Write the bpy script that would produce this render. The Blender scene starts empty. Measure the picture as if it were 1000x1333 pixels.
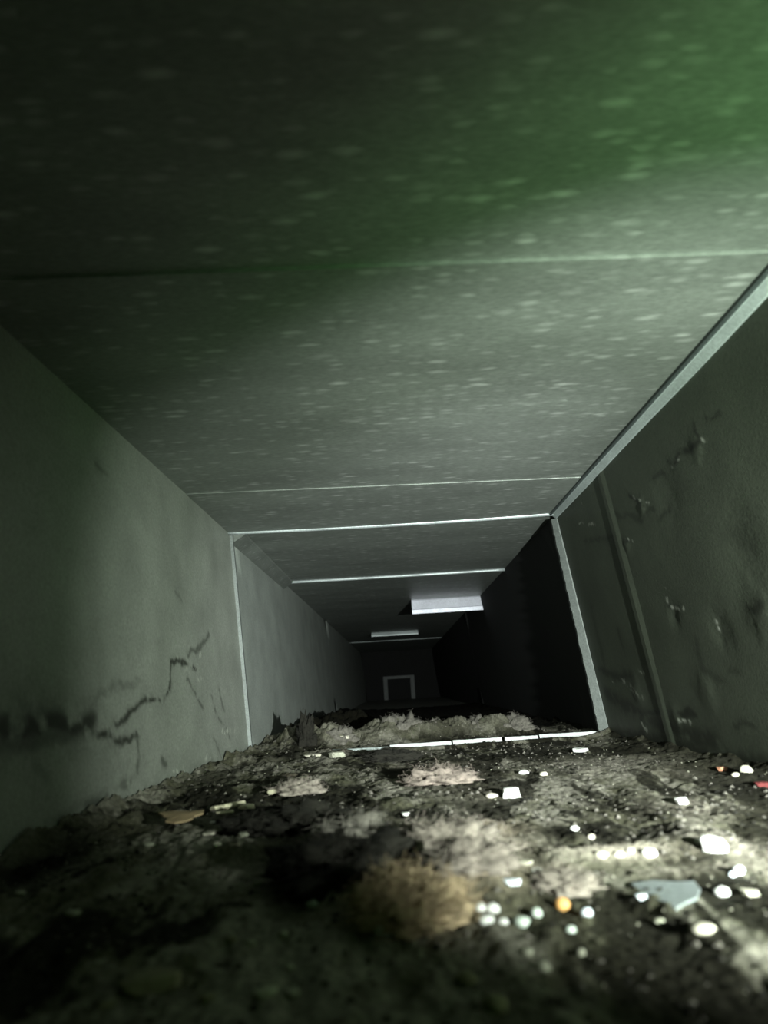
import bpy, math, random
import numpy as np
from mathutils import Vector, Matrix, noise
random.seed(7)
C = bpy.context.scene.collection

# ------------------------------------------------------------------ camera
FPX, CX, CY = 850.0, 500.0, 666.5           # focal length in pixels, centre of the 1000x1333 frame
F = Vector((17, -226.5, -FPX)).normalized()  # duct axis seen from the camera
X = Vector((1, .060, 0)); X = (X - F * X.dot(F)).normalized()
Z = X.cross(F).normalized()
R = Matrix((X, F, Z))                        # camera -> world rotation (rows = world axes in camera space)
cam_d = bpy.data.cameras.new('camera'); cam = bpy.data.objects.new('camera', cam_d); C.objects.link(cam)
cam_d.sensor_fit = 'VERTICAL'; cam_d.sensor_height = 36; cam_d.lens = FPX / 1333 * 36
cam_d.clip_start = .005; cam_d.clip_end = 40
cam_d.dof.use_dof = True; cam_d.dof.focus_distance = .95; cam_d.dof.aperture_fstop = 8
DEP = .95                                    # distance of the first flange
def ray(px, py):
    return R @ Vector(((px - CX) / FPX, -(py - CY) / FPX, -1))
def at_y(px, py, y):
    d = ray(px, py); return d * (y / d.y)
BL, BR, TL, TR = (at_y(*p, DEP) for p in ((326, 990), (794, 962), (299, 693), (722, 668)))
H0 = -BL.z                                   # camera height above the duct floor
M = R.to_4x4(); M.translation = Vector((0, 0, H0)); cam.matrix_world = M
bpy.context.scene.camera = cam
for v in (BL, BR, TL, TR): v.z += H0
ZF = BR.z                                    # slight fall of the floor from side to side
def section(u, v):
    """inside point of the cross-section: u left..right 0..1, v floor..ceiling 0..1 -> (x, z)"""
    a = BL.lerp(BR, u); b = TL.lerp(TR, u); p = a.lerp(b, v); return p.x, p.z
def wall_x(side, z):
    a, b = (BL, TL) if side == 'l' else (BR, TR)
    return a.x + (b.x - a.x) * (z - a.z) / (b.z - a.z)
def floor_z(x): return BL.z + (BR.z - BL.z) * (x - BL.x) / (BR.x - BL.x)
def ceil_z(x): return TL.z + (TR.z - TL.z) * (x - TL.x) / (TR.x - TL.x)
CAMP = Vector((0, 0, H0))
def on_floor(px, py, h=0.0):
    d = ray(px, py); z = 0.0
    for _ in range(4):
        t = (floor_z(z) + h - H0) / d.z; p = CAMP + d * t; z = p.x
    return p
def on_side(side, px, py):
    d = ray(px, py); a, b = (BL, TL) if side == 'l' else (BR, TR)
    k = (b.x - a.x) / (b.z - a.z)            # x = a.x + k (z - a.z)
    t = (a.x + k * (H0 - a.z)) / (d.x - k * d.z); return CAMP + d * t
def on_ceil(px, py):
    d = ray(px, py); k = (TR.z - TL.z) / (TR.x - TL.x)
    t = (TL.z - k * TL.x - H0) / (d.z - k * d.x); return CAMP + d * t

# ------------------------------------------------------------------ light and exposure
w = bpy.data.worlds.new('world'); bpy.context.scene.world = w; w.use_nodes = True
w.node_tree.nodes['Background'].inputs[0].default_value = (.34, .80, .22, 1)
w.node_tree.nodes['Background'].inputs[1].default_value = .032
vs = bpy.context.scene.view_settings
vs.view_transform = 'Standard'; vs.look = 'None'; vs.gamma = 1; vs.use_curve_mapping = False; vs.exposure = 0
LX, LY, LZ = .240, .0, H0 - .002            # the torch, held close to the right wall
def torch(name, col, watts, half, blend, aim):
    d = bpy.data.lights.new(name, 'SPOT'); d.color = col; d.energy = watts; d.spot_size = 2 * math.radians(half)
    d.spot_blend = blend; d.shadow_soft_size = .0035
    o = bpy.data.objects.new(name, d); C.objects.link(o); o.location = (LX, LY, LZ)
    o.rotation_euler = Vector(aim).to_track_quat('-Z', 'Y').to_euler()
torch('torch_light', (.93, 1.0, .92), 26.5, 42.6, .58, (-.085, 1, .025))
torch('torch_core_fill', (.95, 1.0, .98), 66, 25.5, 1., (-.18, 1, .055))  # added narrow spot that brightens the far duct
torch('torch_halo_light', (.40, 1.0, .34), 5.6, 56, .85, (.08, 1, .24))

# ------------------------------------------------------------------ helpers
def link(name, verts, faces, mat, parent=None, smooth=False, label=None, cat=None, group=None, kind=None):
    me = bpy.data.meshes.new(name); me.from_pydata([tuple(v) for v in verts], [], faces); me.update()
    if mat: me.materials.append(mat)
    if smooth: me.polygons.foreach_set('use_smooth', [True] * len(me.polygons))
    o = bpy.data.objects.new(name, me); C.objects.link(o); o.parent = parent
    return tag(o, label, cat, group, kind)
def tag(o, label=None, cat=None, group=None, kind=None):
    for k, v in (('label', label), ('category', cat), ('group', group), ('kind', kind)):
        if v: o[k] = v
    return o
def empty(name, loc=(0, 0, 0), **k):
    o = bpy.data.objects.new(name, None); C.objects.link(o); o.location = loc; o.empty_display_size = .02
    return tag(o, **k)
def extrude(profile, path, closed=True):
    """sweep a list of (a,b) offsets; path(i) gives list of 3d points of the profile for station i"""
    vs_, fs = [], []
    n = len(profile)
    for st in path: vs_ += st
    for i in range(len(path) - 1):
        for j in range(n if closed else n - 1):
            a = i * n + j; b = i * n + (j + 1) % n
            fs.append((a, b, b + n, a + n))
    if closed: fs += [tuple(range(n))[::-1], tuple(range((len(path) - 1) * n, len(path) * n))]
    return vs_, fs
def node_mat(name, rough=.6, metal=0., spec=.5):
    m = bpy.data.materials.new(name); m.use_nodes = True; nt = m.node_tree; b = nt.nodes['Principled BSDF']
    b.inputs['Roughness'].default_value = rough; b.inputs['Metallic'].default_value = metal
    b.inputs['Specular IOR Level'].default_value = spec
    return m, nt, b
def nd(nt, t, **k):
    n = nt.nodes.new(t)
    for a, v in k.items():
        if a.startswith('_'): setattr(n, a[1:], v)
        else: n.inputs[a.replace('_', ' ')].default_value = v
    return n
def ramp(nt, src, stops):
    r = nt.nodes.new('ShaderNodeValToRGB'); e = r.color_ramp.elements
    e[0].position, e[0].color = stops[0][0], (*stops[0][1], 1); e[1].position, e[1].color = stops[1][0], (*stops[1][1], 1)
    for p, c in stops[2:]:
        q = e.new(p); q.color = (*c, 1)
    nt.links.new(src, r.inputs[0]); return r
def mixc(nt, mode, fac, a, b):
    m = nt.nodes.new('ShaderNodeMix'); m.data_type = 'RGBA'; m.blend_type = mode
    for s, v in ((m.inputs[0], fac), (m.inputs[6], a), (m.inputs[7], b)):
        if hasattr(v, 'is_output'): nt.links.new(v, s)
        else: s.default_value = v if isinstance(v, (int, float)) else (*v, 1)
    return m.outputs[2]

def steel(name, base, fleck=0., fscale=(1, 1, 1), rough=.55, metal=.35, mottle=.18, grime_and_dents=False, speed=160.):
    m, nt, b = node_mat(name, rough, metal)
    tc = nd(nt, 'ShaderNodeTexCoord'); mp = nd(nt, 'ShaderNodeMapping'); nt.links.new(tc.outputs['Object'], mp.inputs[0])
    mp.inputs['Scale'].default_value = fscale
    n1 = nd(nt, 'ShaderNodeTexNoise', Scale=14., Detail=6., Roughness=.6); nt.links.new(mp.outputs[0], n1.inputs[0])
    lo = tuple(c * (1 - mottle) for c in base); hi = tuple(min(1, c * (1 + mottle)) for c in base)
    r1 = ramp(nt, n1.outputs[0], [(.3, lo), (.7, hi)])
    n3 = nd(nt, 'ShaderNodeTexNoise', Scale=420., Detail=3.); nt.links.new(mp.outputs[0], n3.inputs[0])
    r3 = ramp(nt, n3.outputs[0], [(.3, (.82,) * 3), (.7, (1.12,) * 3)])
    col = mixc(nt, 'MULTIPLY', 1., r1.outputs[0], r3.outputs[0])
    if fleck:
        vo = nd(nt, 'ShaderNodeTexVoronoi', Scale=speed, Randomness=1.); nt.links.new(mp.outputs[0], vo.inputs[0])
        sep = nt.nodes.new('ShaderNodeSeparateColor'); nt.links.new(vo.outputs['Color'], sep.inputs[0])
        r2 = ramp(nt, sep.outputs[0], [(.55, (0, 0, 0)), (.98, (1, 1, 1))])      # few cells are bright spangle
        rd = ramp(nt, vo.outputs['Distance'], [(.12, (1, 1, 1)), (.50, (0, 0, 0))])
        k = mixc(nt, 'MULTIPLY', 1., r2.outputs[0], rd.outputs[0])
        k2 = mixc(nt, 'MULTIPLY', 1., k, (fleck,) * 3)
        vo2 = nd(nt, 'ShaderNodeTexVoronoi', Scale=speed * .62, Randomness=1.); nt.links.new(mp.outputs[0], vo2.inputs[0])
        s2 = nt.nodes.new('ShaderNodeSeparateColor'); nt.links.new(vo2.outputs['Color'], s2.inputs[0])
        r4 = ramp(nt, s2.outputs[1], [(.66, (0, 0, 0)), (.99, (1, 1, 1))])
        rd2 = ramp(nt, vo2.outputs['Distance'], [(.08, (1, 1, 1)), (.42, (0, 0, 0))])
        k3 = mixc(nt, 'MULTIPLY', 1., mixc(nt, 'MULTIPLY', 1., r4.outputs[0], rd2.outputs[0]), (fleck * 1.7,) * 3)
        col = mixc(nt, 'ADD', 1., mixc(nt, 'ADD', 1., col, k2), k3)
    if grime_and_dents:
        at = nd(nt, 'ShaderNodeAttribute', _attribute_name='grime_and_dents')
        sp = nt.nodes.new('ShaderNodeSeparateColor'); nt.links.new(at.outputs['Color'], sp.inputs[0])
        col = mixc(nt, 'MIX', sp.outputs[0], col, (.012, .014, .009))
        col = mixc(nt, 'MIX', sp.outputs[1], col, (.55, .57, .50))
    nt.links.new(col, b.inputs['Base Color'])
    bp = nd(nt, 'ShaderNodeBump', Strength=.25, Distance=.0006); nt.links.new(n3.outputs[0], bp.inputs['Height'])
    nt.links.new(bp.outputs[0], b.inputs['Normal'])
    return m

M_ceil = steel('galvanised_ceiling_steel', (.178, .194, .178), fleck=.13, fscale=(.42, 1.15, 1), metal=.3)
M_left = steel('galvanised_left_steel', (.25, .265, .235), grime_and_dents=True, metal=.2)
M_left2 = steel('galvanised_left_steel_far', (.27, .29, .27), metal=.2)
M_right = steel('shaded_right_steel', (.066, .077, .055), grime_and_dents=True, metal=.2)  # base colour darkened to paint in the dimness of this wall
M_floor = steel('floor_steel', (.20, .20, .18), metal=.3)
M_bare = steel('bare_grey_sheet', (.26, .29, .30), metal=.3)
M_edge = steel('bright_folded_edge', (.42, .46, .47), metal=.3, rough=.4)
M_lip = steel('bright_lip', (.85, .88, .92), metal=.4, rough=.3)
M_strip = steel('corner_strip_steel', (.42, .47, .47), metal=.3, rough=.45)
M_black = steel('shade_black_steel', (.010, .010, .010), metal=0., rough=.9)  # near-black base paints in the shade of far right wall and end
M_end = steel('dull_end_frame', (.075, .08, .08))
M_flr = steel('dusty_flange', (.095, .105, .10)); M_fll = steel('dull_flange', (.15, .165, .16))
M_groove = steel('groove_shadow_strip', (.045, .055, .055), metal=0)  # dark colour for the shade of the corner groove
M_tab = steel('bare_aluminium_tab', (.52, .52, .60), metal=.3, rough=.35)

# ------------------------------------------------------------------ noise in numpy
def vnoise(x, y, seed):
    rs = np.random.RandomState(seed); T = rs.rand(256, 256)
    xi = np.floor(x).astype(int); yi = np.floor(y).astype(int); fx = x - xi; fy = y - yi
    fx = fx * fx * (3 - 2 * fx); fy = fy * fy * (3 - 2 * fy)
    g = lambda a, b: T[a % 256, b % 256]
    return (g(xi, yi) * (1 - fx) + g(xi + 1, yi) * fx) * (1 - fy) + (g(xi, yi + 1) * (1 - fx) + g(xi + 1, yi + 1) * fx) * fy
def fbm(x, y, seed, oct=5, gain=.55):
    s = 0; a = 1; t = 0
    for o in range(oct):
        s = s + a * vnoise(x * 2 ** o + 17.3 * o, y * 2 ** o + 9.1 * o, seed + o); t += a; a *= gain
    return s / t
def sstep(a, b, x):
    t = np.clip((x - a) / (b - a), 0, 1); return t * t * (3 - 2 * t)
def grid_faces(nx, ny):
    i = np.arange(nx * ny).reshape(ny, nx)
    return np.stack([i[:-1, :-1], i[:-1, 1:], i[1:, 1:], i[1:, :-1]], -1).reshape(-1, 4)
def np_mesh(name, co, faces, mat, attrs=None, smooth=True, parent=None):
    me = bpy.data.meshes.new(name); n = len(co); f = len(faces)
    me.vertices.add(n); me.vertices.foreach_set('co', co.astype(np.float32).ravel())
    k = faces.shape[1]
    me.loops.add(f * k); me.loops.foreach_set('vertex_index', faces.astype(np.int32).ravel())
    me.polygons.add(f); me.polygons.foreach_set('loop_start', np.arange(f, dtype=np.int32) * k)
    me.polygons.foreach_set('use_smooth', np.full(f, smooth))
    me.update(calc_edges=True); me.validate()
    for an, ar in (attrs or {}).items():
        a = me.color_attributes.new(an, 'FLOAT_COLOR', 'POINT')
        col = np.ones((n, 4), np.float32); col[:, :ar.shape[1]] = ar
        a.data.foreach_set('color', col.ravel())
    me.materials.append(mat)
    o = bpy.data.objects.new(name, me); C.objects.link(o); o.parent = parent
    return o
def seg_dist(px, py, pts):
    d = np.full(px.shape, 9.)
    for (ax, ay), (bx, by) in zip(pts[:-1], pts[1:]):
        vx, vy = bx - ax, by - ay; t = np.clip(((px - ax) * vx + (py - ay) * vy) / (vx * vx + vy * vy + 1e-12), 0, 1)
        d = np.minimum(d, np.hypot(px - ax - t * vx, py - ay - t * vy))
    return d

Y0, Y1, YE = -.06, DEP, 4.6
# ------------------------------------------------------------------ side walls with dents and smudges
def side_panel(side, y0, y1, mat, parent, marks=(), light=(), dents=(), dy=.0018, name='sheet_panel', seed=3, grime_and_dents=True):
    ny = max(2, int((y1 - y0) / dy)); nz = 180 if grime_and_dents else 6
    if not grime_and_dents: ny = 24
    ys = np.linspace(y0, y1, ny); ts = np.linspace(0, 1, nz)
    YY, TT = np.meshgrid(ys, ts, indexing='ij')
    a, b = (BL, TL) if side == 'l' else (BR, TR)
    Zc = a.z + (b.z - a.z) * TT; Xc = a.x + (b.x - a.x) * TT
    inn = 1 if side == 'l' else -1
    g = np.zeros(YY.shape); li = np.zeros(YY.shape); dsp = .0012 * (fbm(YY * 5, Zc * 5, seed, 3) - .5)
    wY = .006 * (fbm(YY * 60, Zc * 60, seed + 20, 4) - .5) * 2; wZ = .006 * (fbm(YY * 60, Zc * 60, seed + 30, 4) - .5) * 2
    for pts, wd, st in marks:
        q = [on_side(side, *p) for p in pts]; q = [(v.y, v.z) for v in q]
        d = seg_dist(YY + wY, Zc + wZ, q); br = fbm(YY * 90, Zc * 90, seed + 40, 4)
        g = np.maximum(g, st * sstep(wd * 1.6, wd * .2, d) * sstep(.30, .62, br + .12)); g = np.maximum(g, .30 * st * sstep(wd * 4, 0, d) * sstep(.42, .6, br))
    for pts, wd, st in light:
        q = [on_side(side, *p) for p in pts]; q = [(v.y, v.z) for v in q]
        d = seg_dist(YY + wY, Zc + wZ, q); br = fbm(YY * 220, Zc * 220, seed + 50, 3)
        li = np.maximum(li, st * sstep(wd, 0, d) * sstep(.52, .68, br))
    for (px, py), r, h in dents:
        v = on_side(side, px, py); d = np.hypot((YY + wY - v.y), (Zc + wZ - v.z)) / r
        dsp = dsp + h * .28 * np.exp(-d * d * 1.6)
    Xc = Xc + inn * dsp
    co = np.stack([Xc, YY, Zc], -1).reshape(-1, 3)
    fc = grid_faces(nz, ny)
    if side == 'l': fc = fc[:, ::-1]
    # the back of the sheet gives it thickness
    nb = len(co); back = np.array([(a.x - inn * .004, y0, a.z), (b.x - inn * .004, y0, b.z), (b.x - inn * .004, y1, b.z), (a.x - inn * .004, y1, a.z)])
    co2 = np.vstack([co, back]); fb = np.array([[nb, nb + 1, nb + 2, nb + 3]])
    fs = np.array([[0, nz - 1, nb + 1, nb], [(ny - 1) * nz, (ny - 1) * nz + nz - 1, nb + 2, nb + 3][::-1]])
    fc = np.vstack([fc, fb, fs])
    at = np.zeros((len(co2), 3)); at[:nb, 0] = g.ravel(); at[:nb, 1] = li.ravel()
    return np_mesh(name, co2, fc, mat, {'grime_and_dents': at}, True, parent)

wl = empty('wall_left', (0, 0, 0), kind='structure', label='left steel wall of the duct, smudged with dark dust trails')
marks_l = [([(-40, 965), (20, 950), (70, 935), (100, 950), (120, 940)], .009, .9), ([(0, 975), (60, 962), (100, 955)], .006, .6),
           ([(128, 958), (150, 962), (178, 958)], .0035, .9), ([(150, 940), (170, 925), (188, 910), (212, 913), (221, 895), (223, 865), (238, 862), (255, 870)], .0026, .9),
           ([(178, 960), (182, 985), (178, 1005)], .003, .55), ([(245, 852), (262, 843), (272, 825)], .003, .6), ([(243, 885), (255, 905), (264, 922)], .0025, .55),
           ([(112, 1050), (140, 1040)], .004, .6), ([(150, 1028), (168, 1020)], .003, .5), ([(210, 990), (214, 996)], .004, .6), ([(100, 955), (130, 900), (180, 885)], .004, .35),
           ([(275, 905), (285, 935), (300, 960)], .003, .5), ([(285, 900), (292, 925)], .003, .5), ([(125, 605), (140, 618)], .003, .5), ([(228, 770), (238, 785)], .0025, .35),
           ([(45, 990), (60, 1010)], .004, .3), ([(60, 1070), (180, 1010)], .003, .25), ([(278, 960), (290, 990)], .0025, .4), ([(-60, 1185), (60, 1125), (130, 1080), (200, 1045), (260, 1015), (320, 985)], .0075, .9)]
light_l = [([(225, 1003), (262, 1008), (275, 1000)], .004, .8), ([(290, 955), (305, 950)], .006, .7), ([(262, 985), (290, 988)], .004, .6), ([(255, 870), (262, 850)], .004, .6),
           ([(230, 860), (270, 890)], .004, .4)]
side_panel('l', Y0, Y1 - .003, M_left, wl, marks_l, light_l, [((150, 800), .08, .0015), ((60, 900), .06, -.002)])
side_panel('l', Y1 + .001, 2.30, M_left2, wl, grime_and_dents=False)
side_panel('l', 2.30, YE, M_left2, wl, grime_and_dents=False)

wr = empty('wall_right', (0, 0, 0), kind='structure', label='right steel wall of the duct, dented, lying in shade')
marks_r = [([(905, 560), (912, 575), (895, 588), (880, 598), (870, 602)], .0035, .9), ([(865, 618), (850, 622)], .003, .6), ([(820, 648), (838, 655)], .003, .9), ([(855, 674), (872, 668)], .003, .6),
           ([(868, 785), (885, 792)], .0028, .8), ([(975, 792), (992, 790)], .004, .8), ([(800, 668), (835, 675), (850, 660)], .003, .5), ([(800, 705), (818, 703)], .003, .7),
           ([(880, 928), (905, 930)], .004, .9), ([(845, 928), (865, 925)], .004, .8), ([(955, 940), (985, 948)], .003, .6), ([(800, 700), (760, 705)], .003, .5),
           ([(780, 870), (800, 880), (820, 878)], .006, .7), ([(790, 905), (850, 940), (930, 965)], .010, .8), ([(805, 820), (812, 850)], .004, .5), ([(905, 830), (915, 870), (945, 890), (960, 870)], .004, .45),
           ([(920, 545), (935, 535)], .002, .7), ([(940, 690), (975, 705)], .008, .25), ([(800, 955), (860, 965), (930, 985), (1000, 1005), (1060, 1030)], .011, .85), ([(770, 790), (790, 880)], .006, .4)]  # dark marks; those at the dents paint in their shaded side
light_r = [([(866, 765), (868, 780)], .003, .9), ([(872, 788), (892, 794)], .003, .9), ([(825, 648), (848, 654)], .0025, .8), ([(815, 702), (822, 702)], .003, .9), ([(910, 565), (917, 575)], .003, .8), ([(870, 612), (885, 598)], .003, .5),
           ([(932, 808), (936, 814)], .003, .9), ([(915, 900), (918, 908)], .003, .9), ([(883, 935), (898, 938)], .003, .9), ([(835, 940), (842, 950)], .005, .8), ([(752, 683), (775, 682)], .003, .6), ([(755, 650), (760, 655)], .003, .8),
           ([(810, 885), (835, 905)], .008, .5), ([(798, 890), (802, 893)], .003, .9), ([(832, 872), (842, 878)], .003, .6)]  # light marks; those at the dents paint in their bright edges
dents_r = [((905, 580), .012, .003), ((835, 660), .010, .003), ((878, 800), .014, -.003), ((815, 710), .010, .0025), ((940, 820), .02, -.003), ((990, 800), .02, .003), ((920, 900), .02, .003), ((880, 935), .015, .003), ((960, 700), .035, -.003), ((870, 640), .03, -.0025), ((830, 900), .02, .003)]
YC = on_side('r', 784, 650).y - .004               # the crease where the last narrow sheet starts
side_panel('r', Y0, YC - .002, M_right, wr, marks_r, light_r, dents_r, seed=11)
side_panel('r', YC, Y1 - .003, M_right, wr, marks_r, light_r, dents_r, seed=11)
# the joint fold between the two right sheets
q = []
for t in (0, 1):
    p = BR.lerp(TR, t)
    q.append([(p.x + .003, YC - .03, p.z), (p.x + .0008, YC - .03, p.z), (p.x - .0010, YC - .012, p.z), (p.x - .0010, YC - .003, p.z), (p.x + .0002, YC + .0015, p.z), (p.x + .003, YC + .001, p.z)])
v, f = extrude(range(6), q); link('lap_fold', v, f, M_right, wr)
side_panel('r', 1.0, 2.3, M_black, wr, grime_and_dents=False)
side_panel('r', 2.302, YE, M_black, wr, grime_and_dents=False)

# ------------------------------------------------------------------ ceiling: overlapping sheets
ce = empty('ceiling', (0, 0, 0), kind='structure', label='spangled galvanised ceiling of the duct, made of lapped sheets')
def ceil_sheet(y0, y1, drop, mat=M_ceil, bow=0.0, sk0=0., sk1=0.):
    n = 24; a = []
    for i in range(n + 1):
        u = i / n; p = TL.lerp(TR, u); s = bow * 4 * u * (1 - u)
        a.append((p.x, p.z, s))
    vs_ = []
    for (y, dz, sk) in ((y0, 0, sk0), (y1, 0, sk1), (y1, .004, sk1), (y0, .004, sk0)):
        for (x, z, s) in a:
            vs_.append((x, y + s + sk * (x - TL.x) / (TR.x - TL.x), z - drop + dz))
    fs = []
    for k in range(4):
        for i in range(n):
            p0 = k * (n + 1) + i; p1 = ((k + 1) % 4) * (n + 1) + i
            fs.append((p0, p0 + 1, p1 + 1, p1))
    return link('sheet_panel', vs_, fs, mat, ce)
YS = [on_ceil(500, 344).y, on_ceil(500, 629).y, DEP, on_ceil(520, 748).y, on_ceil(560, 830).y]
def skewed(pa, pb):
    """where an oblique sheet edge meets the left and the right wall"""
    a, b = on_ceil(*pa), on_ceil(*pb); k = (b.y - a.y) / (b.x - a.x)
    return a.y + k * (TL.x - a.x), k * (TR.x - TL.x)
e0, k0 = skewed((100, 357), (950, 327)); e1, k1 = skewed((270, 639), (740, 619))
ceil_sheet(Y0, e0 + .01, 0, sk1=k0); ceil_sheet(e0, e1 + .004, .0024, sk0=k0, sk1=k1); ceil_sheet(e1, Y1 - .002, .0033, sk0=k1)
ceil_sheet(Y1 + .002, YS[3], .001); ceil_sheet(YS[3] + .001, YS[4], .002); ceil_sheet(YS[4] + .001, YE, .003)
def ceil_bead(y, wd, h, bow, mat, u0=0., u1=1., name='seam_bead', parent=ce, lean=0):
    st = []
    for i in range(33):
        u = u0 + (u1 - u0) * i / 32; p = TL.lerp(TR, u); s = bow * (4 * u * (1 - u) - 1) ; yy = y + s + lean * (u - .5); z = p.z - .001
        st.append([(p.x, yy - wd / 2, z), (p.x, yy - wd * .35, z - h * .75), (p.x, yy, z - h), (p.x, yy + wd * .35, z - h * .75), (p.x, yy + wd / 2, z)])
    v, f = extrude(range(5), st); return link(name, v, f, mat, parent, True)
ceil_bead(Y1, .007, .0052, .010, M_edge)
ceil_bead(YS[3], .006, .0055, .004, M_edge)
ceil_bead(YS[4], .006, .0045, .004, M_strip)
# corner strip running along the top of the right wall
st = []
for y in np.linspace(Y0, Y1 - .004, 30):
    wv = .0006 * math.sin(y * 23)
    x, z = TR.x, TR.z
    st.append([(x - .0072, y, z - .0005), (x - .0068 + wv, y, z - .0045), (x - .0055, y, z - .0045), (x - .0005, y, z - .0095 + wv), (x + .002, y, z - .0095), (x + .002, y, z - .0005)])
v, f = extrude(range(6), st); link('corner_strip', v, f, M_strip, wr)
st = [[(TR.x - .0115, y, TR.z + .001), (TR.x - .0112, y, TR.z - .0052), (TR.x - .0095, y, TR.z - .0060), (TR.x - .0070, y, TR.z - .0050), (TR.x - .0070, y, TR.z + .001)] for y in np.linspace(Y0, Y1 - .004, 12)]
v, f = extrude(range(5), st); link('groove_shadow_strip', v, f, M_groove, wr)  # dark strip standing in for the shaded groove beside the corner strip
# narrow coved edge on the left of the ceiling beyond the flange
st = []
for y in np.linspace(Y1 + .004, YS[3], 6):
    st.append([(TL.x, y, TL.z - .018), (TL.x + .022, y, TL.z - .004), (TL.x + .022, y, TL.z - .001), (TL.x, y, TL.z - .001)])
v, f = extrude(range(4), st); link('corner_strip', v, f, M_ceil, wl)

# ------------------------------------------------------------------ flange frame of the first joint
def bar(a, b, prof, mat, name, parent, n=24, jag=0., seed=0, taper=0.):
    """bar from a to b; prof = list of (into-duct offset vector, y offset)"""
    st = []
    rnd = random.Random(seed)
    for i in range(n + 1):
        p = a.lerp(b, i / n); k = jag * (rnd.random() - .5)
        st.append([(p.x + o[0] * (1 - taper * i / n if o[0] < 0 else 1) + (k if o[2] else 0), p.y + o[1], p.z + o[3]) for o in prof])
    v, f = extrude(range(len(prof)), st); return link(name, v, f, mat, parent)
fl_l = bar(BL, TL, [(-.001, -.004, 0, 0), (.0045, -.003, 0, 0), (.0045, .003, 0, 0), (-.001, .004, 0, 0)], M_fll, 'flange', wl)
fl_r = bar(BR + Vector((0, 0, -.002)), TR + Vector((0, 0, -.01)), [(.002, -.008, 0, 0), (-.001, -.008, 1, 0), (-.0125, -.003, 1, 0), (-.0125, .004, 1, 0), (.002, .004, 0, 0)], M_flr, 'flange', wr, n=60, jag=.0016, taper=.42)
# the right-hand sheet behind the flange
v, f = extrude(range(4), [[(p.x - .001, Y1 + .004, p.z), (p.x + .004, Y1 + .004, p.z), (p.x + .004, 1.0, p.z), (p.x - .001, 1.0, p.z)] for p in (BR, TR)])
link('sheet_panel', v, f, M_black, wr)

# tabs hanging from the far ceiling
def tab(px0, px1, py, y, h, name='metal_tab'):
    a = at_y(px0, py, y) + CAMP; b = at_y(px1, py, y) + CAMP
    za, zb = ceil_z(a.x) - .001, ceil_z(b.x) - .001
    P = lambda x, z, dy: (x, y + dy, z)
    v = []; pr = [(0, 0), (-.001, -h * .10), (-.003, -h * .70), (-.006, -h * .74), (-.006, -h), (.004, -h)]
    for x, z in ((a.x, za), (b.x, zb)): v.append([P(x, z + q[1], q[0]) for q in pr])
    vv, ff = extrude(range(6), v)
    return vv, ff
vv, ff = tab(536, 640, 786, 1.86, .042); link('hanging_tab', vv, ff, M_tab, ce)
vv, ff = tab(484, 545, 832, 2.95, .018); link('hanging_tab', vv, ff, M_edge, ce)

# ------------------------------------------------------------------ floor sheets, bottom lip, end wall
flo = empty('floor', (0, 0, 0), kind='structure', label='steel duct floor buried under dust and debris')
def floor_sheet(y0, y1, dz, mat):
    st = [[(BL.x, y, BL.z + dz - .004), (BR.x, y, BR.z + dz - .004), (BR.x, y, BR.z + dz), (BL.x, y, BL.z + dz)] for y in (y0, y1)]
    v, f = extrude(range(4), st); link('sheet_panel', v, f, mat, flo)
floor_sheet(Y0, Y1 - .005, 0, M_floor); floor_sheet(Y1 + .005, 2.3, 0, M_floor); floor_sheet(2.302, YE, 0, M_floor)
def lip_pt(u): return BL.lerp(BR, u)
rnd = random.Random(4)
segs = [(.0, .385, M_strip, .009), (.39, .56, M_lip, .0115), (.565, .70, M_lip, .0125), (.71, .80, M_lip, .0125), (.805, 1., M_lip, .0135)]
for u0, u1, mt, h in segs:
    st = []
    for i in range(13):
        p = lip_pt(u0 + (u1 - u0) * i / 12); h2 = h * .85 + .0006 * (rnd.random() - .5)
        st.append([(p.x, Y1 - .022, p.z), (p.x, Y1 - .0065, p.z + h2 - .0038), (p.x, Y1 - .004, p.z + h2), (p.x, Y1 + .003, p.z + h2), (p.x, Y1 + .004, p.z)])
    v, f = extrude(range(5), st); link('flange_lip', v, f, mt, flo)
# the end of the duct with its framed opening
ew = empty('wall_end', (0, YE, 0), kind='structure', label='dark far end of the duct with a small framed opening')
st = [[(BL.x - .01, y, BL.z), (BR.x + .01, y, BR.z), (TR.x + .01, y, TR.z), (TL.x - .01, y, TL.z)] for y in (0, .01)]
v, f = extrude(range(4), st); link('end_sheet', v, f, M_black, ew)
def P(px, py, y): q = at_y(px, py, y) + CAMP; return q.x, q.z
x0, z1 = P(499, 881, YE); x1, _ = P(539, 881, YE); _, z0 = P(519, 925, YE)
t = .018
for nm, (a, b, c, d) in (('frame_top', (x0, z1 - t, x1, z1)), ('frame_side', (x0, z0, x0 + t * 1.5, z1 - t)), ('frame_side', (x1 - t * 1.5, z0, x1, z1 - t))):
    st = [[(a, y, b), (c, y, b), (c, y, d), (a, y, d)] for y in (-.05, -.001)]
    v, f = extrude(range(4), st); link(nm, v, f, M_end, ew)

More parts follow.
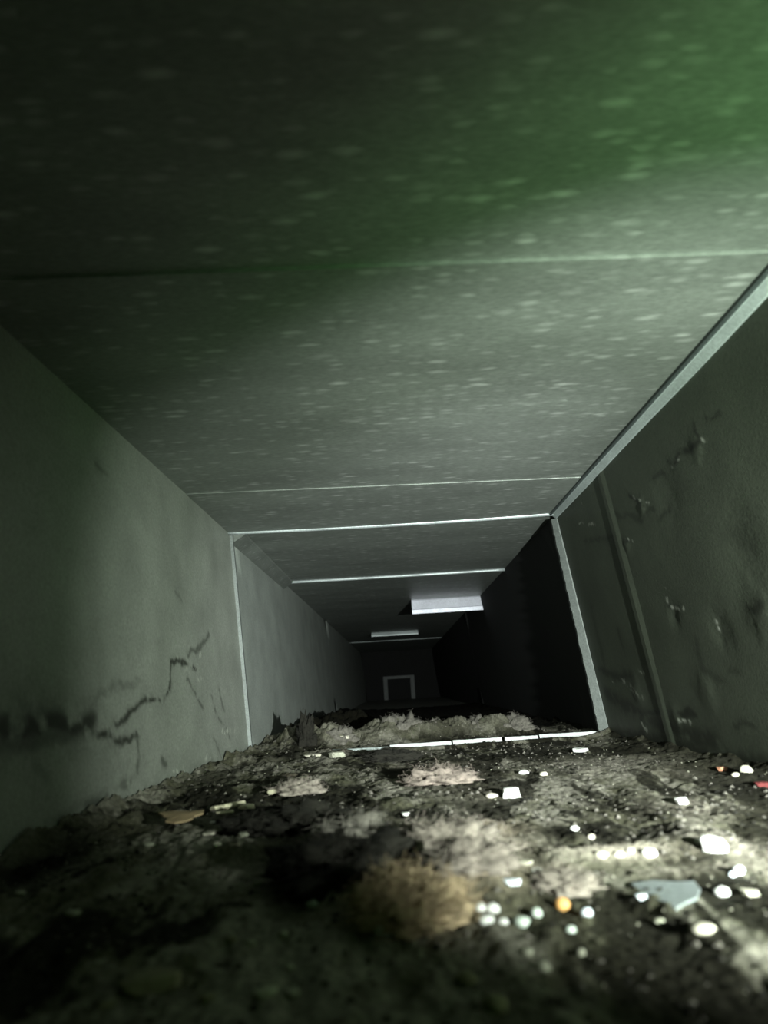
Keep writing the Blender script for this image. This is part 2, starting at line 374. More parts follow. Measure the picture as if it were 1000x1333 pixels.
# ------------------------------------------------------------------ debris layer
def gauss(X_, Y_, px, py, sx, sy, rot=0.):
    p = on_floor(px, py); dx = X_ - p.x; dy = Y_ - p.y
    c, s = math.cos(rot), math.sin(rot)
    return np.exp(-((dx * c + dy * s) / sx) ** 2 - ((-dx * s + dy * c) / sy) ** 2)
nx, ny = 620, 900
us = np.linspace(0.002, .998, nx)
ysg = np.exp(np.linspace(math.log(.10), math.log(2.6), ny))
def xs_of(u): return BL.x + (BR.x - BL.x) * u
def height(Xf, Yf):
    q = .55; th = 0.0
    rough = fbm(Xf * 42, Yf * 28, 5, 6, .6)
    big = fbm(Xf * 13, Yf * 8, 77, 4)
    fine = fbm(Xf * 260, Yf * 220, 31, 3)
    strk = fbm(Xf * 90 + Yf * 14, Yf * 16, 55, 4)
    fu = (Xf - BL.x) / (BR.x - BL.x)
    h = .0022 + .007 * np.clip(rough - .42, 0, 1) + .005 * np.clip(big - .4, 0, 1) + .0016 * (fine - .5) + .004 * (strk - .5)
    # the layer thickens to the left and thins on the right
    h = h + .006 * sstep(.5, .12, fu) * rough
    amp = .55 + .9 * rough
    for px, py, sx, sy, hh, rot in ((545, 1175, .034, .030, .024, .2), (585, 1105, .040, .040, .015, 0), (470, 1088, .026, .025, .018, 0),
                                    (380, 1035, .035, .030, .016, .3), (585, 1020, .040, .05, .010, 0), (430, 990, .040, .06, .010, 0), (500, 1060, .03, .04, .010, 0),
                                    (660, 1120, .03, .04, .007, 0), (350, 1000, .03, .08, .010, 0), (640, 1185, .02, .02, .007, 0), (250, 1060, .03, .05, .006, 0),
                                    (780, 1128, .05, .012, .007, .2), (880, 1080, .012, .05, .005, 0), (950, 1120, .02, .03, .006, 0), (330, 1120, .03, .03, .008, 0)):
        h = h + .45 * hh * gauss(Xf, Yf, px, py, sx, sy, rot) * amp
    # humps beyond the lip
    for x, y, sx, sy, hh in ((-.01, 1.10, .030, .05, .034), (.045, 1.11, .03, .04, .026), (.10, 1.12, .03, .04, .025), (.16, 1.12, .04, .04, .024), (-.05, 1.08, .035, .05, .020), (-.11, 1.05, .03, .05, .026), (-.16, 1.05, .03, .07, .026), (-.08, 1.35, .04, .08, .028), (-.14, 1.30, .05, .10, .030), (.02, 1.3, .08, .06, .012)):
        h = h + hh * np.exp(-((Xf - x) / sx) ** 2 - ((Yf - y) / sy) ** 2) * amp
    # the lip stays clear
    k = np.exp(-((Yf - Y1) / .022) ** 2) * sstep(.36, .42, fu); h = h * (1 - .75 * k)
    k = np.exp(-((Yf - Y1 - .09) / .06) ** 2) * sstep(.80, .90, fu); h = h * (1 - .8 * k)
    h = np.where(fu > .37, np.maximum(h, .0066 * np.exp(-((Yf - Y1 + .012) / .012) ** 2) * (.7 + .6 * rough)), h)
    # drift against the side walls
    h = h + .014 * np.exp(-(Xf - wl0) / .022) * (.4 + rough) + .010 * np.exp(-(wr0 - Xf) / .02) * (.3 + rough)
    return np.maximum(h, .0006)
wl0, wr0 = BL.x, BR.x
UU, YY = np.meshgrid(us, ysg, indexing='xy')
XX = xs_of(UU)
HH = height(XX, YY)
base = BL.z + (BR.z - BL.z) * UU
# colour kinds: r = pale lint, g = black dust and painted shade, b = warm tan
tone = fbm(XX * 34, YY * 22, 201, 5, .6); tone2 = fbm(XX * 95, YY * 55, 211, 4, .6); blk = fbm(XX * 17, YY * 9, 221, 5, .62); stre = fbm(XX * 48 - YY * 6, YY * 9, 231, 5)
fleck = fbm(XX * 330, YY * 230, 241, 2)
pale = sstep(.42, .66, .45 * tone + .35 * tone2 + .2 * stre + .06)
black = sstep(.50, .60, .7 * blk + .3 * tone2) * .9
black = np.maximum(black, sstep(.48, .55, stre) * .9 * sstep(-.02, .08, XX))
for px, py, sx, sy, s in ((430, 1130, .028, .032, 1.3), (345, 1070, .035, .035, 1.2), (500, 985, .035, .05, 1.1), (370, 995, .03, .08, .9), (505, 1075, .012, .03, 1.2), (410, 1060, .03, .05, 1.1), (755, 1100, .030, .020, 1.2),
                          (855, 1070, .02, .03, .9), (640, 935, .05, .02, .8), (690, 948, .05, .03, 1.), (880, 985, .012, .10, 1.), (960, 1030, .02, .05, .9), (470, 1140, .012, .015, 1.2), (520, 1135, .015, .008, 1.), (280, 1030, .02, .1, .7), (800, 1060, .02, .03, .7), (60, 1150, .02, .1, .9)):
    black = np.maximum(black, np.clip(s * gauss(XX, YY, px, py, sx, sy) * (.5 + 1.0 * tone), 0, 1))  # black patches; those left of the tan mound paint in its shadow
keep = np.zeros_like(black); tan = np.zeros_like(black)
for px, py, sx, sy, s, tn in ((545, 1175, .026, .020, 1.2, .9), (590, 1105, .034, .032, 1.2, .45), (470, 1088, .020, .016, 1., .15), (385, 1022, .018, .02, 1., .4), (580, 1015, .034, .03, 1., .45), (620, 1170, .02, .02, .8, .6),
                          (800, 1128, .06, .012, 1., .15), (670, 1125, .02, .03, .7, .3), (755, 975, .06, .03, .7, 0.), (440, 985, .02, .03, .9, .2), (930, 1140, .04, .01, .8, .1), (700, 1155, .02, .012, .9, .3), (300, 1160, .035, .02, .8, 0.), (240, 1110, .03, .03, .7, 0.), (330, 1110, .015, .02, .8, 0.), (790, 1000, .07, .07, 1.3, .05), (900, 1060, .03, .04, .8, .1), (980, 1120, .02, .04, .9, .1), (560, 1000, .05, .03, .8, .2), (640, 1040, .03, .03, .7, .1), (880, 1010, .03, .06, .6, .1)):
    g_ = np.clip(s * gauss(XX, YY, px, py, sx, sy) * (.45 + 1.1 * tone2), 0, 1); keep = np.maximum(keep, g_); tan = np.maximum(tan, g_ * tn)
black = black * (1 - .72 * keep); pale = np.maximum(pale * .8, keep)
for x, y, s in ((-.01, 1.09, 1), (.045, 1.10, 1), (.10, 1.11, 1), (.16, 1.11, 1), (-.05, 1.06, 1), (-.11, 1.04, 1)):
    g_ = np.exp(-((XX - x) / .03) ** 2 - ((YY - y) / .035) ** 2); black = black * (1 - g_); pale = np.maximum(pale * (1 - g_), g_ * .42)
black = np.maximum(black, sstep(1.16, 1.22, YY))  # floor past the lip painted black for its shade
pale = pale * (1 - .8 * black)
specks = sstep(.70, .80, fleck) * (1 - black) * sstep(.45, .55, tone)
m, nt, b = node_mat('duct_dust', .95, 0, .1)
at = nd(nt, 'ShaderNodeAttribute', _attribute_name='dust'); sp = nt.nodes.new('ShaderNodeSeparateColor'); nt.links.new(at.outputs['Color'], sp.inputs[0])
tc = nd(nt, 'ShaderNodeTexCoord'); n1 = nd(nt, 'ShaderNodeTexNoise', Scale=300., Detail=5., Roughness=.7); nt.links.new(tc.outputs['Object'], n1.inputs[0])
col = mixc(nt, 'MIX', sp.outputs[0], (.078, .076, .050), (.25, .235, .20))
col = mixc(nt, 'MIX', sp.outputs[2], col, (.33, .235, .165))
col = mixc(nt, 'MIX', sp.outputs[1], col, (.006, .0055, .003))
col = mixc(nt, 'MULTIPLY', 1., col, ramp(nt, n1.outputs[0], [(.3, (.55,) * 3), (.7, (1.35,) * 3)]).outputs[0])
nt.links.new(col, b.inputs['Base Color'])
bp = nd(nt, 'ShaderNodeBump', Strength=.8, Distance=.0015); nt.links.new(n1.outputs[0], bp.inputs['Height']); nt.links.new(bp.outputs[0], b.inputs['Normal'])
M_dust = m
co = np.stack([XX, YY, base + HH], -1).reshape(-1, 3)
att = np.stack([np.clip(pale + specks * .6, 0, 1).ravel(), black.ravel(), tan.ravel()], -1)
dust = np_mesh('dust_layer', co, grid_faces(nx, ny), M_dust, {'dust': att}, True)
tag(dust, 'uneven layer of grey and black dust with painted shade covering the duct floor', 'dust', kind='stuff')
def ground(x, y):
    """height of the dust surface at one place"""
    u = (x - BL.x) / (BR.x - BL.x)
    return floor_z(x) + float(height(np.array([[x]]), np.array([[y]]))[0, 0])

# ------------------------------------------------------------------ fragments
def flat_mat(name, col, rough=.8, var=.25):
    m, nt, b = node_mat(name, rough, 0, .3)
    tc = nd(nt, 'ShaderNodeTexCoord'); n = nd(nt, 'ShaderNodeTexNoise', Scale=260., Detail=4.); nt.links.new(tc.outputs['Object'], n.inputs[0])
    r = ramp(nt, n.outputs[0], [(.3, tuple(c * (1 - var) for c in col)), (.7, tuple(min(1, c * (1 + var * .5)) for c in col))])
    nt.links.new(r.outputs[0], b.inputs['Base Color'])
    bp = nd(nt, 'ShaderNodeBump', Strength=.5, Distance=.0006); nt.links.new(n.outputs[0], bp.inputs['Height']); nt.links.new(bp.outputs[0], b.inputs['Normal'])
    return m
MT = dict(white=flat_mat('white_plaster', (.80, .80, .78), .7, .12), cream=flat_mat('cream_grit', (.50, .47, .39), .8), pale=flat_mat('pale_grit', (.34, .34, .27), .8), speck=flat_mat('grit_speck', (.26, .25, .20), .8), blue=flat_mat('bluish_white_chip', (.74, .80, .88), .6, .1),
          orange=flat_mat('orange_bead', (.60, .33, .12), .5, .1), pink=flat_mat('terracotta_chip', (.42, .20, .12), .8), tan=flat_mat('tan_leaf', (.27, .20, .115), .8), straw=flat_mat('straw', (.62, .57, .42), .7),
          lint=flat_mat('lint', (.40, .35, .30), .95), dark=flat_mat('black_lint_shade', (.012, .011, .008), .95), glass=flat_mat('greenish_grit', (.55, .62, .56), .5), olive=flat_mat('olive_chunk', (.20, .185, .12), .85), red=flat_mat('red_flake', (.12, .02, .02), .8))
import bmesh
def lump(kind, sx, sy, sz, seed):
    """an irregular chip: kind 'chip' angular flat, 'grain' rounded, 'chunk' angular thick"""
    bm = bmesh.new(); rnd = random.Random(seed)
    sub = 2 if kind in ('grain', 'bead') else 1
    bmesh.ops.create_icosphere(bm, subdivisions=3 if kind == 'bead' else sub + (1 if max(sx, sy) > .006 else 0), radius=1)
    off = Vector((rnd.random() * 50, rnd.random() * 50, rnd.random() * 50))
    for v in bm.verts:
        d = v.co.normalized(); n = noise.noise(d * 1.3 + off); n2 = noise.noise(d * 3.1 + off)
        k = {'bead': 1 + .03 * n, 'grain': 1 + .25 * n + .08 * n2, 'chip': 1 + .55 * n + .18 * n2, 'chunk': 1 + .4 * n + .2 * n2}[kind]
        c = d * k
        if kind in ('chip', 'chunk'):           # plane-cut faces
            for j in range(5):
                pn = Vector((math.cos(j * 1.3 + seed), math.sin(j * 1.3 + seed), .25 * math.sin(j * 2.1 + seed))).normalized()
                e = c.dot(pn) - (.62 + .08 * (j % 3))
                if e > 0: c -= pn * e
            c.z = max(-.6, min(.6, c.z))
        v.co = Vector((c.x * sx, c.y * sy, c.z * sz))
    me = bpy.data.meshes.new(kind); bm.to_mesh(me); bm.free()
    me.polygons.foreach_set('use_smooth', [kind in ('grain', 'bead')] * len(me.polygons))
    return me
def fragment(name, cat, label, px, py, wpx, hpx, mat, kind='chip', rot=0., seed=None, group=None, lift=.5):
    seed = seed if seed is not None else int(px * 7 + py)
    p = on_floor(px, py + hpx * .2, .003)
    for _ in range(6):                          # walk the sight line down to the real dust surface
        g = ground(p.x, max(.1, p.y)) - floor_z(p.x); p = on_floor(px, py + hpx * .2, max(.0005, g * .5 + (p.z - floor_z(p.x)) * .5))
    g = ground(p.x, p.y)
    s = p.y / FPX
    sx = wpx * s / 2; view = (H0 - g) / p.y      # slope of sight
    vert = hpx * s / 2
    if kind in ('bead', 'grain'): sz = vert; sy = sx * .85
    elif kind == 'chunk': sz = vert * 1.1; sy = sx * .8
    else: sz = min(vert * 1.1, sx * .55); sy = min(sx * 1.3, max(sx * .6, vert / max(.12, view) * .6))
    me = lump(kind, sx * 1.12, sy, sz, seed)
    me.materials.append(MT[mat])
    o = bpy.data.objects.new(name, me); C.objects.link(o)
    o.location = (p.x, p.y, g + sz * (.45 if kind != 'bead' else .8)); o.rotation_euler = (0, 0, rot)
    return tag(o, label, cat, group)
W, Pc = 'plaster_chip', 'chip'
for a in [
    (W, Pc, 'chunky white plaster chip in front of the bright floor lip, a crumb at its left', 665, 1034, 26, 18, 'white', 'chunk', .4),
    ('grit_crumb', 'crumb', 'small pale crumb touching the left side of the chunky white chip', 640, 1037, 14, 7, 'cream', 'grain'),
    (W, Pc, 'thin white sliver lying right behind the others, close under the bright floor lip', 755, 977, 20, 7, 'white', 'chip', 0.),
    (W, Pc, 'rounded white chip on the right, halfway between the lip and the largest chip', 888, 1043, 19, 11, 'white', 'chip', 0.),
    (W, Pc, 'largest white plaster chip, wedge-shaped, on the right side of the floor', 929, 1103, 34, 26, 'white', 'chunk', -.6),
    ('grit_crumb', 'crumb', 'tiny white crumb touching the upper left tip of the largest white chip', 911, 1096, 9, 9, 'white', 'grain'),
    (W, Pc, 'bright oval chip left of the largest white chip, on the grey ridge of lint', 845, 1111, 17, 11, 'white', 'grain', -.4),
    ('grit_crumb', 'crumb', 'tiny white crumb just left of the bright oval chip', 821, 1108, 9, 7, 'cream', 'grain'),
    ('grit_crumb', 'crumb', 'cream crumb, second from the left in the row on the grey ridge', 806, 1113, 13, 8, 'cream', 'grain'),
    ('grit_crumb', 'crumb', 'cream crumb, leftmost of the row on the grey ridge of lint', 783, 1113, 15, 9, 'cream', 'grain'),
    ('grit_crumb', 'crumb', 'round bluish white crumb below right of the largest white chip', 963, 1134, 12, 11, 'blue', 'grain'),
    ('grit_crumb', 'crumb', 'smaller bluish crumb touching the round bluish one at its left', 954, 1139, 9, 7, 'blue', 'grain'),
    (W, Pc, 'white oval chip below the pair of bluish crumbs near the right edge', 941, 1162, 16, 11, 'white', 'grain'),
    (W, Pc, 'cream flattish chip nearest the right edge, beside the white oval chip', 977, 1163, 24, 11, 'cream', 'chip'),
    (W, Pc, 'small white chip on the left rim of the bluish grey scrap', 835, 1168, 16, 8, 'blue', 'chip'),
    (W, Pc, 'blurred cream chip standing nearest the viewer on the right side', 915, 1210, 26, 12, 'cream', 'grain'),
    ('grit_crumb', 'crumb', 'dull olive crumb left of the blurred cream chip', 859, 1200, 12, 7, 'pale', 'grain'),
    ('bead', 'bead', 'round orange bead in the middle of the littered floor', 733, 1182, 16, 15, 'orange', 'bead'),
    ('grit_crumb', 'crumb', 'bluish white crumb just right of the orange bead', 764, 1189, 13, 10, 'blue', 'grain'),
    (W, Pc, 'flat bluish white chip above the cluster of white pebbles', 667, 1149, 28, 10, 'blue', 'chip'),
    (W, Pc, 'angular white chip up and right of the flat bluish chip', 700, 1136, 16, 12, 'white', 'chunk'),
    (W, Pc, 'cream curled flake behind the angular white chip', 682, 1124, 24, 8, 'cream', 'chip'),
    ('pebble', 'pebble', 'upper middle white pebble of the cluster left of the orange bead', 626, 1183, 13, 11, 'white', 'grain'),
    ('pebble', 'pebble', 'upper right white pebble of the cluster left of the orange bead', 641, 1184, 16, 12, 'white', 'grain'),
    ('pebble', 'pebble', 'lowest and widest white pebble of the cluster left of the orange bead', 632, 1198, 19, 10, 'white', 'grain'),
    ('pebble', 'pebble', 'small white pebble right below the white cluster', 655, 1200, 12, 7, 'white', 'grain'),
    ('pebble', 'pebble', 'pale greenish pebble at the right end of the white cluster', 680, 1202, 18, 13, 'glass', 'grain'),
    ('pebble', 'pebble', 'leftmost small white pebble of the cluster', 614, 1181, 9, 9, 'cream', 'grain'),
    ('pebble', 'pebble', 'dull greenish pebble between the white cluster and the orange bead', 699, 1190, 12, 12, 'glass', 'grain'),
    (W, Pc, 'tall white lump between the two tan lint mounds', 570, 1136, 18, 23, 'white', 'chunk'),
    (W, Pc, 'smaller white lump leaning on the left of the tall white lump', 553, 1141, 15, 11, 'white', 'grain'),
    ('grit_crumb', 'crumb', 'white crumb on top of the rear tan lint mound', 589, 1093, 10, 10, 'white', 'grain'),
    ('pebble', 'pebble', 'pale greenish glassy pebble in front of the tan fibrous mound', 499, 1215, 17, 13, 'glass', 'grain'),
    ('pebble', 'pebble', 'smaller green glassy pebble touching the pale greenish one', 514, 1216, 10, 9, 'glass', 'grain'),
    ('grit_crumb', 'crumb', 'pale flat crumb left of the tan fibrous mound, in the dim foreground', 409, 1177, 18, 9, 'glass', 'grain'),
    ('grit_crumb', 'crumb', 'pale crumb between the dark hollow and the flat pale crumb', 460, 1181, 11, 10, 'cream', 'grain'),
    ('brick_chip', 'chip', 'orange-pink brick chip on the left of the black lint mass', 394, 1126, 16, 12, 'pink', 'chunk'),  # the black mass is the large tuft standing in for shadow
    ('grit_crumb', 'crumb', 'pale crumb just left below the orange-pink chip', 376, 1137, 12, 9, 'glass', 'grain'),
    ('grit_crumb', 'crumb', 'round grey-green crumb straight below the orange-pink chip', 386, 1160, 15, 14, 'pale', 'grain'),
    ('grit_crumb', 'crumb', 'small pale crumb left of the round grey-green one', 336, 1151, 12, 7, 'pale', 'grain'),
    ('grit_crumb', 'crumb', 'long pale sliver under the straw pieces', 271, 1086, 21, 5, 'cream', 'chip'),
    ('grit_crumb', 'crumb', 'pale crumb right of the long pale sliver', 317, 1090, 14, 6, 'pale', 'chip'),
    ('grit_crumb', 'crumb', 'pale crumb below the long pale sliver', 283, 1104, 10, 7, 'cream', 'grain'),
    ('grit_crumb', 'crumb', 'pale crumb lowest on the left floor, below the tan leaf', 193, 1100, 14, 6, 'pale', 'grain'),
    ('grit_crumb', 'crumb', 'tiny white crumb right of the tan leaf', 277, 1071, 9, 4, 'white', 'chip'),
    ('grit_crumb', 'crumb', 'tiny pale crumb under the shorter straw piece', 294, 1074, 11, 4, 'cream', 'chip'),
    ('grit_crumb', 'crumb', 'small white crumb, left of two beyond the chunky white chip', 682, 1006, 11, 6, 'white', 'grain'),
    ('grit_crumb', 'crumb', 'small white crumb, right of two beyond the chunky white chip', 708, 1008, 10, 6, 'cream', 'grain'),
    ('grit_crumb', 'crumb', 'small white crumb left of the rear tan lint mound', 528, 1060, 12, 5, 'white', 'chip'),
    ('grit_crumb', 'crumb', 'small white crumb left in the large black patch', 748, 1079, 9, 6, 'white', 'grain'),
    ('grit_crumb', 'crumb', 'small grey crumb right in the large black patch', 770, 1090, 8, 7, 'cream', 'grain'),
    ('grit_crumb', 'crumb', 'small flat white crumb below left of the chunky white chip', 619, 1073, 10, 5, 'cream', 'chip'),
    ('grit_crumb', 'crumb', 'faint pale crumb at the far left edge of the dark foreground', 25, 1163, 12, 6, 'pale', 'grain'),
    ('grit_crumb', 'crumb', 'wide faint crumb in the dark left foreground', 95, 1189, 26, 10, 'pale', 'chip'),
    ('grit_chunk', 'chunk', 'long olive chunk tilted up to the right in the dark left foreground', 198, 1279, 78, 24, 'olive', 'chunk', .2),
    ('grit_chunk', 'chunk', 'dim olive chunk left of the long one, at the lower edge', 140, 1308, 24, 9, 'olive', 'chip', .2),
    ('grit_chunk', 'chunk', 'dim olive chunk right of the long one', 269, 1300, 26, 12, 'olive', 'chunk'),
    ('grit_crumb', 'crumb', 'left crumb of the dim pair in the middle foreground', 301, 1224, 14, 7, 'olive', 'grain'),
    ('grit_crumb', 'crumb', 'right crumb of the dim pair in the middle foreground', 326, 1228, 12, 8, 'pale', 'grain'),
    ('grit_crumb', 'crumb', 'dim crumb right of the pair in the middle foreground', 369, 1218, 12, 9, 'pale', 'grain'),
    ('grit_crumb', 'crumb', 'dim crumb straight above the curled scraps', 377, 1260, 12, 8, 'pale', 'grain'),
    ('grit_chunk', 'chunk', 'curled grey scrap at the lower edge, left of two', 346, 1293, 34, 16, 'pale', 'chip', .4),
    ('grit_chunk', 'chunk', 'curled grey scrap at the lower edge, right of two', 383, 1293, 22, 14, 'pale', 'chip', -.6),
    ('brick_chip', 'chip', 'dull pink chip against the foot of the right wall', 942, 1002, 15, 9, 'pink', 'chunk'),
    ('grit_crumb', 'crumb', 'cream crumb between the two pinkish lumps at the right wall', 958, 1009, 9, 6, 'cream', 'grain'),
    ('lint_ball', 'lint', 'cream lint ball against the foot of the right wall', 972, 1004, 13, 13, 'cream', 'grain'),
    ('brick_chip', 'chip', 'reddish flake at the right edge by the wall foot', 994, 1022, 18, 9, 'red', 'chip'),
    ('grit_crumb', 'crumb', 'dim greenish crumb below the bluish crumb by the bead', 743, 1211, 11, 8, 'glass', 'grain'),
    ('grit_crumb', 'crumb', 'blurred greenish crumb at the lower middle', 708, 1260, 15, 14, 'pale', 'grain'),
    ('grit_crumb', 'crumb', 'blurred greenish crumb up left of the lowest blurred one', 687, 1240, 13, 9, 'pale', 'grain'),
    ('grit_crumb', 'crumb', 'blurred pale crumb at right of the lower middle dark', 757, 1241, 10, 9, 'pale', 'grain'),
    ('grit_chunk', 'chunk', 'blurred olive lump low in front of the tan mound', 607, 1275, 24, 14, 'olive', 'grain'),
    ('grit_chunk', 'chunk', 'blurred olive lump at the very bottom, right of centre', 645, 1312, 30, 22, 'olive', 'grain'),
    ('brick_chip', 'chip', 'tiny pink chip in the black tuft left of the opening', 400, 955, 9, 4, 'pink', 'chip'),
    ('grit_crumb', 'crumb', 'pale flat chip on the lint left of the floor lip', 449, 962, 18, 6, 'cream', 'chip'),
    (W, Pc, 'pale broken chip in front of the lint left of the floor lip', 438, 984, 24, 11, 'pale', 'chunk'),
    ('grit_crumb', 'crumb', 'pale flat sliver left of the pale broken chip', 408, 984, 26, 5, 'cream', 'chip'),
    ('straw_piece', 'straw', 'short pale stick behind the straw, lying in line with it', 322, 1051, 24, 7, 'straw', 'chip', .25),
]:
    fragment(*a[:2], a[2], *a[3:8], kind=a[8], rot=a[9] if len(a) > 9 else 0.)

# straws: thin split sticks lying on the dust
def stick(px0, py0, px1, py1, r, label, mat='straw'):
    a = on_floor(px0, py0, .006); b = on_floor(px1, py1, .006)
    st = []; L = 9; rnd = random.Random(px0)
    for i in range(L):
        p = a.lerp(b, i / (L - 1)); zz = max(ground(a.x, a.y), ground(b.x, b.y), *(ground(*a.lerp(b, k / 4).xy) for k in range(5))) + r * .3
        d = (b - a).normalized(); s = Vector((-d.y, d.x, 0)); rr = r * (1 - .25 * abs(i / (L - 1) - .4)) * (.9 + .2 * rnd.random())
        st.append([(p.x + s.x * math.cos(q) * rr * 1.5, p.y + s.y * math.cos(q) * rr * 1.5, zz + math.sin(q) * rr) for q in [k * math.pi / 3 for k in range(6)]])
    v, f = extrude(range(6), st); link('straw_piece', v, f, MT[mat], None, False, label, 'straw')
stick(277, 1060, 317, 1051, .0022, 'longer pale split straw right of the tan leaf')
stick(281, 1064, 304, 1061, .0014, 'shorter straw lying against the front of the longer straw')
stick(352, 1040, 381, 1031, .0020, 'pale straw tucked under the brown fuzzy roll')
stick(438, 1110, 508, 1107, .0012, 'thin pale straw in front of the grey lint tuft')
# the curled dry leaf
p = on_floor(235, 1070, .010); vs_ = []; fs = []
n = 14
out = []
for i in range(n):
    a = i / n * 2 * math.pi; r = 1 + .22 * math.sin(3 * a + .6) + .12 * math.sin(5 * a)
    out.append((math.cos(a) * .0125 * r, math.sin(a) * .012 * r))
zc = ground(p.x, p.y) + .003
vs_ = [(0, 0, .003)] + [(x, y, .002 + 3.5 * (x * x - .4 * y * y)) for x, y in out] + [(0, 0, .002)] + [(x, y, .001 + 3.5 * (x * x - .4 * y * y)) for x, y in out]
for i in range(n):
    j = (i + 1) % n; fs += [(0, 1 + i, 1 + j), (n + 1, n + 2 + j, n + 2 + i), (1 + i, n + 2 + i, n + 2 + j, 1 + j)]
o = link('dry_leaf', vs_, fs, MT['tan'], None, False, 'curled tan leaf scrap on the left side of the floor', 'leaf'); o.location = (p.x, p.y, zc); o.rotation_euler = (.12, .05, .3)
sm = link('stalk', [(-.001, .010, 0), (.001, .010, 0), (.0012, .018, -.001), (-.0008, .018, -.001), (-.001, .010, .001), (.001, .010, .001), (.0012, .018, 0), (-.0008, .018, 0)], [(0, 1, 2, 3), (7, 6, 5, 4), (0, 4, 5, 1), (1, 5, 6, 2), (2, 6, 7, 3), (3, 7, 4, 0)], MT['tan'], o)
# the loose grey scrap of sheet
c = [on_floor(px, py, .004) for px, py in ((822, 1153), (850, 1149), (880, 1151), (904, 1150), (912, 1160), (908, 1172), (893, 1178), (880, 1186), (868, 1179), (850, 1171), (838, 1166), (828, 1158))]
zz = max(ground(q.x, q.y) for q in c) - .0004
v = [(q.x, q.y, zz) for q in c] + [(q.x, q.y, zz - .0008) for q in c]; n = len(c)
f = [tuple(range(n))[::-1], tuple(range(n, 2 * n))] + [(i, (i + 1) % n, n + (i + 1) % n, n + i) for i in range(n)]
link('sheet_scrap', v, f, M_bare, None, False, 'flat bluish grey scrap lying bare on the right of the floor', 'scrap')

# ------------------------------------------------------------------ fuzzy lint tufts: fibre bundles, each tuft a thing
def tuft(px, py, rx, ry, rz, nf, mat, label, seed, name='lint_tuft', fl=.02, upright=0., thick=.00016):
    rnd = random.Random(seed); p = on_floor(px, py, .006)
    for _ in range(6): p = on_floor(px, py, .5 * (ground(p.x, p.y) + rz * .35 - floor_z(p.x)) + .5 * (p.z - floor_z(p.x)))
    g = ground(p.x, p.y)
    V, Fc = [], []
    bm = bmesh.new(); bmesh.ops.create_icosphere(bm, subdivisions=4, radius=1)
    off = Vector((seed, seed * .3, 2))
    for vtx in bm.verts:
        d = vtx.co.normalized(); k = 1 + .5 * noise.noise(d * 1.8 + off) + .35 * noise.noise(d * 4 + off) + .30 * noise.noise(d * 8 + off) + .16 * noise.noise(d * 19 + off)
        vtx.co = Vector((d.x * k * rx, d.y * k * ry, max(-.1, d.z * k) * rz))
    bm.verts.ensure_lookup_table()
    body = [v_.co.copy() for v_ in bm.verts]
    V = [tuple(c_) for c_ in body]; Fc = [tuple(q.index for q in f_.verts) for f_ in bm.faces]; bm.free()
    surf = [c_ for c_ in body if c_.z > 0]
    V2, F2 = [], []
    fl *= .6
    for _ in range(nf * 3):
        s = rnd.choice(surf) * .97
        d = Vector((rnd.gauss(0, 1), rnd.gauss(0, 1), abs(rnd.gauss(0, .6)) + upright)).normalized() * fl * (.4 + rnd.random())
        bend = Vector((rnd.gauss(0, 1), rnd.gauss(0, 1), rnd.gauss(-.5, .5))) * fl * .35
        pts = [s, s + d * .5 + bend * .6, s + d + bend * -.2 + Vector((0, 0, -fl * .25))]
        i0 = len(V2)
        for q_, pt in enumerate(pts):
            w_ = thick * (1 - .3 * q_); pt = Vector((pt.x, pt.y, max(pt.z, -.001)))
            for k in range(3): V2.append((pt.x + w_ * math.cos(k * 2.1), pt.y + w_ * .3 * math.sin(k * 4), pt.z + w_ * math.sin(k * 2.1)))
        for q_ in range(2):
            for k in range(3):
                a_ = i0 + q_ * 3 + k; b_ = i0 + q_ * 3 + (k + 1) % 3; F2.append((a_, b_, b_ + 3, a_ + 3))
    root = link(name, V, Fc, MT[mat], None, True, label, 'lint'); root.location = (p.x, p.y, g + rz * .12)
    fb = link('fibres', V2, F2, MT[mat], root, False, kind='stuff')
    return root
MT['tanlint'] = flat_mat('tan_fibre', (.44, .34, .22), .95, .5); MT['pinklint'] = flat_mat('pinkish_lint', (.22, .19, .165), .95, .4); MT['greylint'] = flat_mat('grey_lint', (.125, .115, .10), .95, .4)
MT['brownlint'] = flat_mat('brown_lint', (.17, .14, .12), .95, .4)
tuft(540, 1184, .0165, .014, .012, 500, 'tanlint', 'tan fibrous tuft bulging towards the viewer in front of the white lumps', 3, fl=.016)
tuft(510, 1175, .011, .012, .012, 200, 'tanlint', 'brown fibrous tuft beside the left of the tan bulging one', 4, fl=.012)
tuft(580, 1102, .025, .020, .012, 420, 'pinklint', 'pinkish grey lint mound behind the tall white lump', 5, fl=.012)
tuft(610, 1122, .018, .012, .008, 200, 'pinklint', 'low pinkish lint pad right behind the tall white lump', 15, fl=.010)
tuft(470, 1092, .018, .014, .013, 260, 'greylint', 'grey lint tuft left of the black hollow', 6, fl=.012)
tuft(432, 1092, .012, .012, .009, 160, 'greylint', 'dim grey lint tuft furthest left beside the black mass', 16, fl=.010)
tuft(388, 1028, .020, .012, .008, 220, 'pinklint', 'brownish fuzzy roll lying on the left above the straws', 7, fl=.010)
tuft(575, 1012, .026, .022, .009, 280, 'brownlint', 'rusty brown lint lump in front of the floor lip', 8, fl=.012)
tuft(455, 1128, .030, .028, .014, 450, 'dark', 'large black tuft standing in for shadow left of the tan fibrous tufts', 9, fl=.018)  # black tufts here stand in for the tan mound's shadow
tuft(395, 1072, .030, .028, .012, 350, 'dark', 'black tuft standing in for shadow behind the orange-pink chip', 10, fl=.016)
tuft(400, 963, .012, .012, .034, 220, 'dark', 'spiky black tuft standing against the left wall at the flange', 11, fl=.012, upright=1.2)
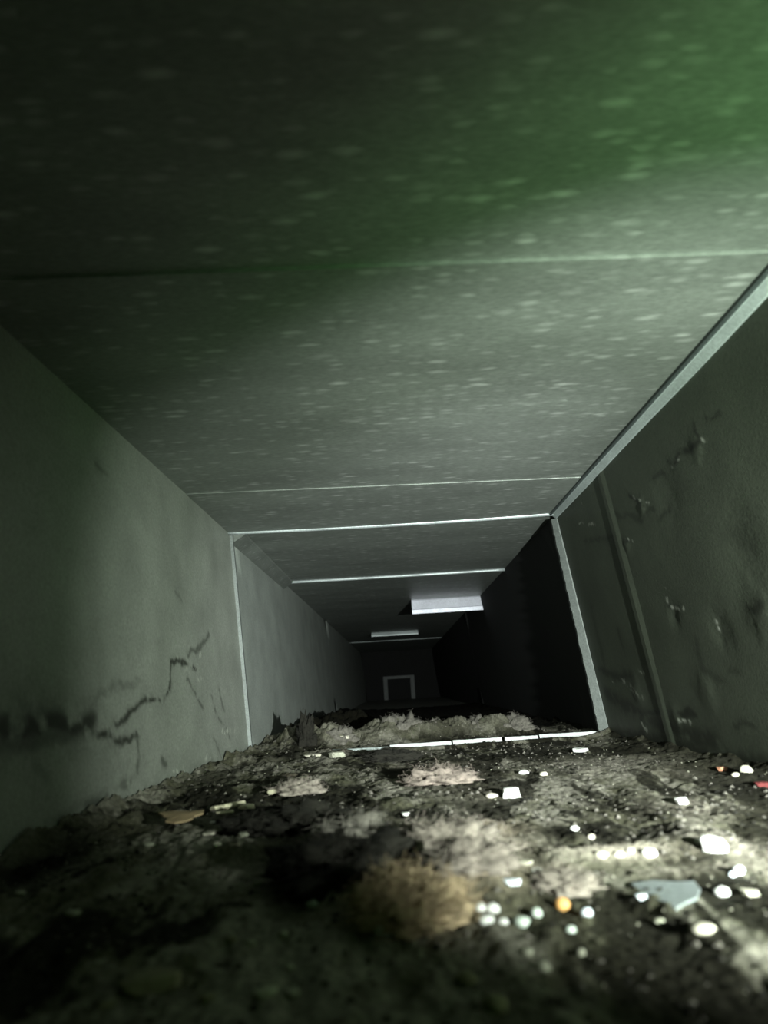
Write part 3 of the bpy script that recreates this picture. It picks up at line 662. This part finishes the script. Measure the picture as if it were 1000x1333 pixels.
tuft(350, 1072, .026, .022, .008, 260, 'dark', 'flat black mat standing in for shadow between the straws and the black tuft', 21, fl=.012)
tuft(505, 985, .034, .03, .009, 300, 'dark', 'black lint patch in front of the left end of the floor lip', 12, fl=.014)
tuft(735, 1150, .012, .010, .006, 120, 'pinklint', 'pale lint pad behind the orange bead', 13, fl=.008)

# lint ridge beyond the lip: tufts in a row
for px, y, rx, rz, lab, s in ((520, 1.10, .030, .030, 'tallest grey lint lump beyond the floor lip', 31), (565, 1.12, .022, .020, 'grey lint lump second from the left beyond the floor lip', 32), (618, 1.12, .028, .018, 'long grey lint lump in the middle beyond the floor lip', 33),
                              (672, 1.11, .026, .019, 'grey lint lump furthest right beyond the floor lip', 34), (440, 1.04, .026, .022, 'grey lint lump left of the floor lip by the wall', 35)):
    q = at_y(px, 930, y)
    rnd = random.Random(s)
    t_ = tuft(500, 1000, rx, .03, rz, 200, 'greylint', lab, s, fl=.010); t_.location = (q.x, y, floor_z(q.x) + .010)

# loose grit nobody could count
rnd = random.Random(99); rs = np.random.RandomState(5)
for matn, N, mn, mx, lab in (('speck', 1500, .0004, .0013, 'fine pale grit strewn over the dust'), ('dark', 2200, .0008, .0028, 'fine black crumbs strewn over the dust'), ('greylint', 2200, .0008, .0026, 'grey specks of lint strewn over the dust'), ('cream', 60, .0005, .0011, 'tiny white specks strewn over the dust')):
    yy = np.exp(rs.uniform(math.log(.14), math.log(1.12), N)); uu = rs.uniform(.02, .98, N); xx = xs_of(uu)
    d_ = fbm(xx * 20, yy * 14, 400 + N, 3); ok = d_ + rs.rand(N) * .25 > .58; yy, xx = yy[ok], xx[ok]
    hh = height(xx[None], yy[None])[0]
    V, Fc = [], []
    for x, y, h in zip(xx, yy, hh):
        r = mn + (mx - mn) * rnd.random() ** 2 * (1); r *= .5 + y * .75; a = rnd.random() * 6.28; z = floor_z(x) + h; e = .5 + .5 * rnd.random(); i0 = len(V)
        for k in range(4):
            b_ = a + k * 1.57 + rnd.random() * .5; V.append((x + r * math.cos(b_), y + r * e * math.sin(b_) * 1.3, z + r * .15 * rnd.random()))
        V.append((x + r * .2, y, z + r * e)); V.append((x, y, z - r * .4))
        for k in range(4):
            Fc += [(i0 + k, i0 + (k + 1) % 4, i0 + 4), (i0 + (k + 1) % 4, i0 + k, i0 + 5)]
    link('grit', V, Fc, MT[matn], dust, False, lab, None, None, 'stuff')
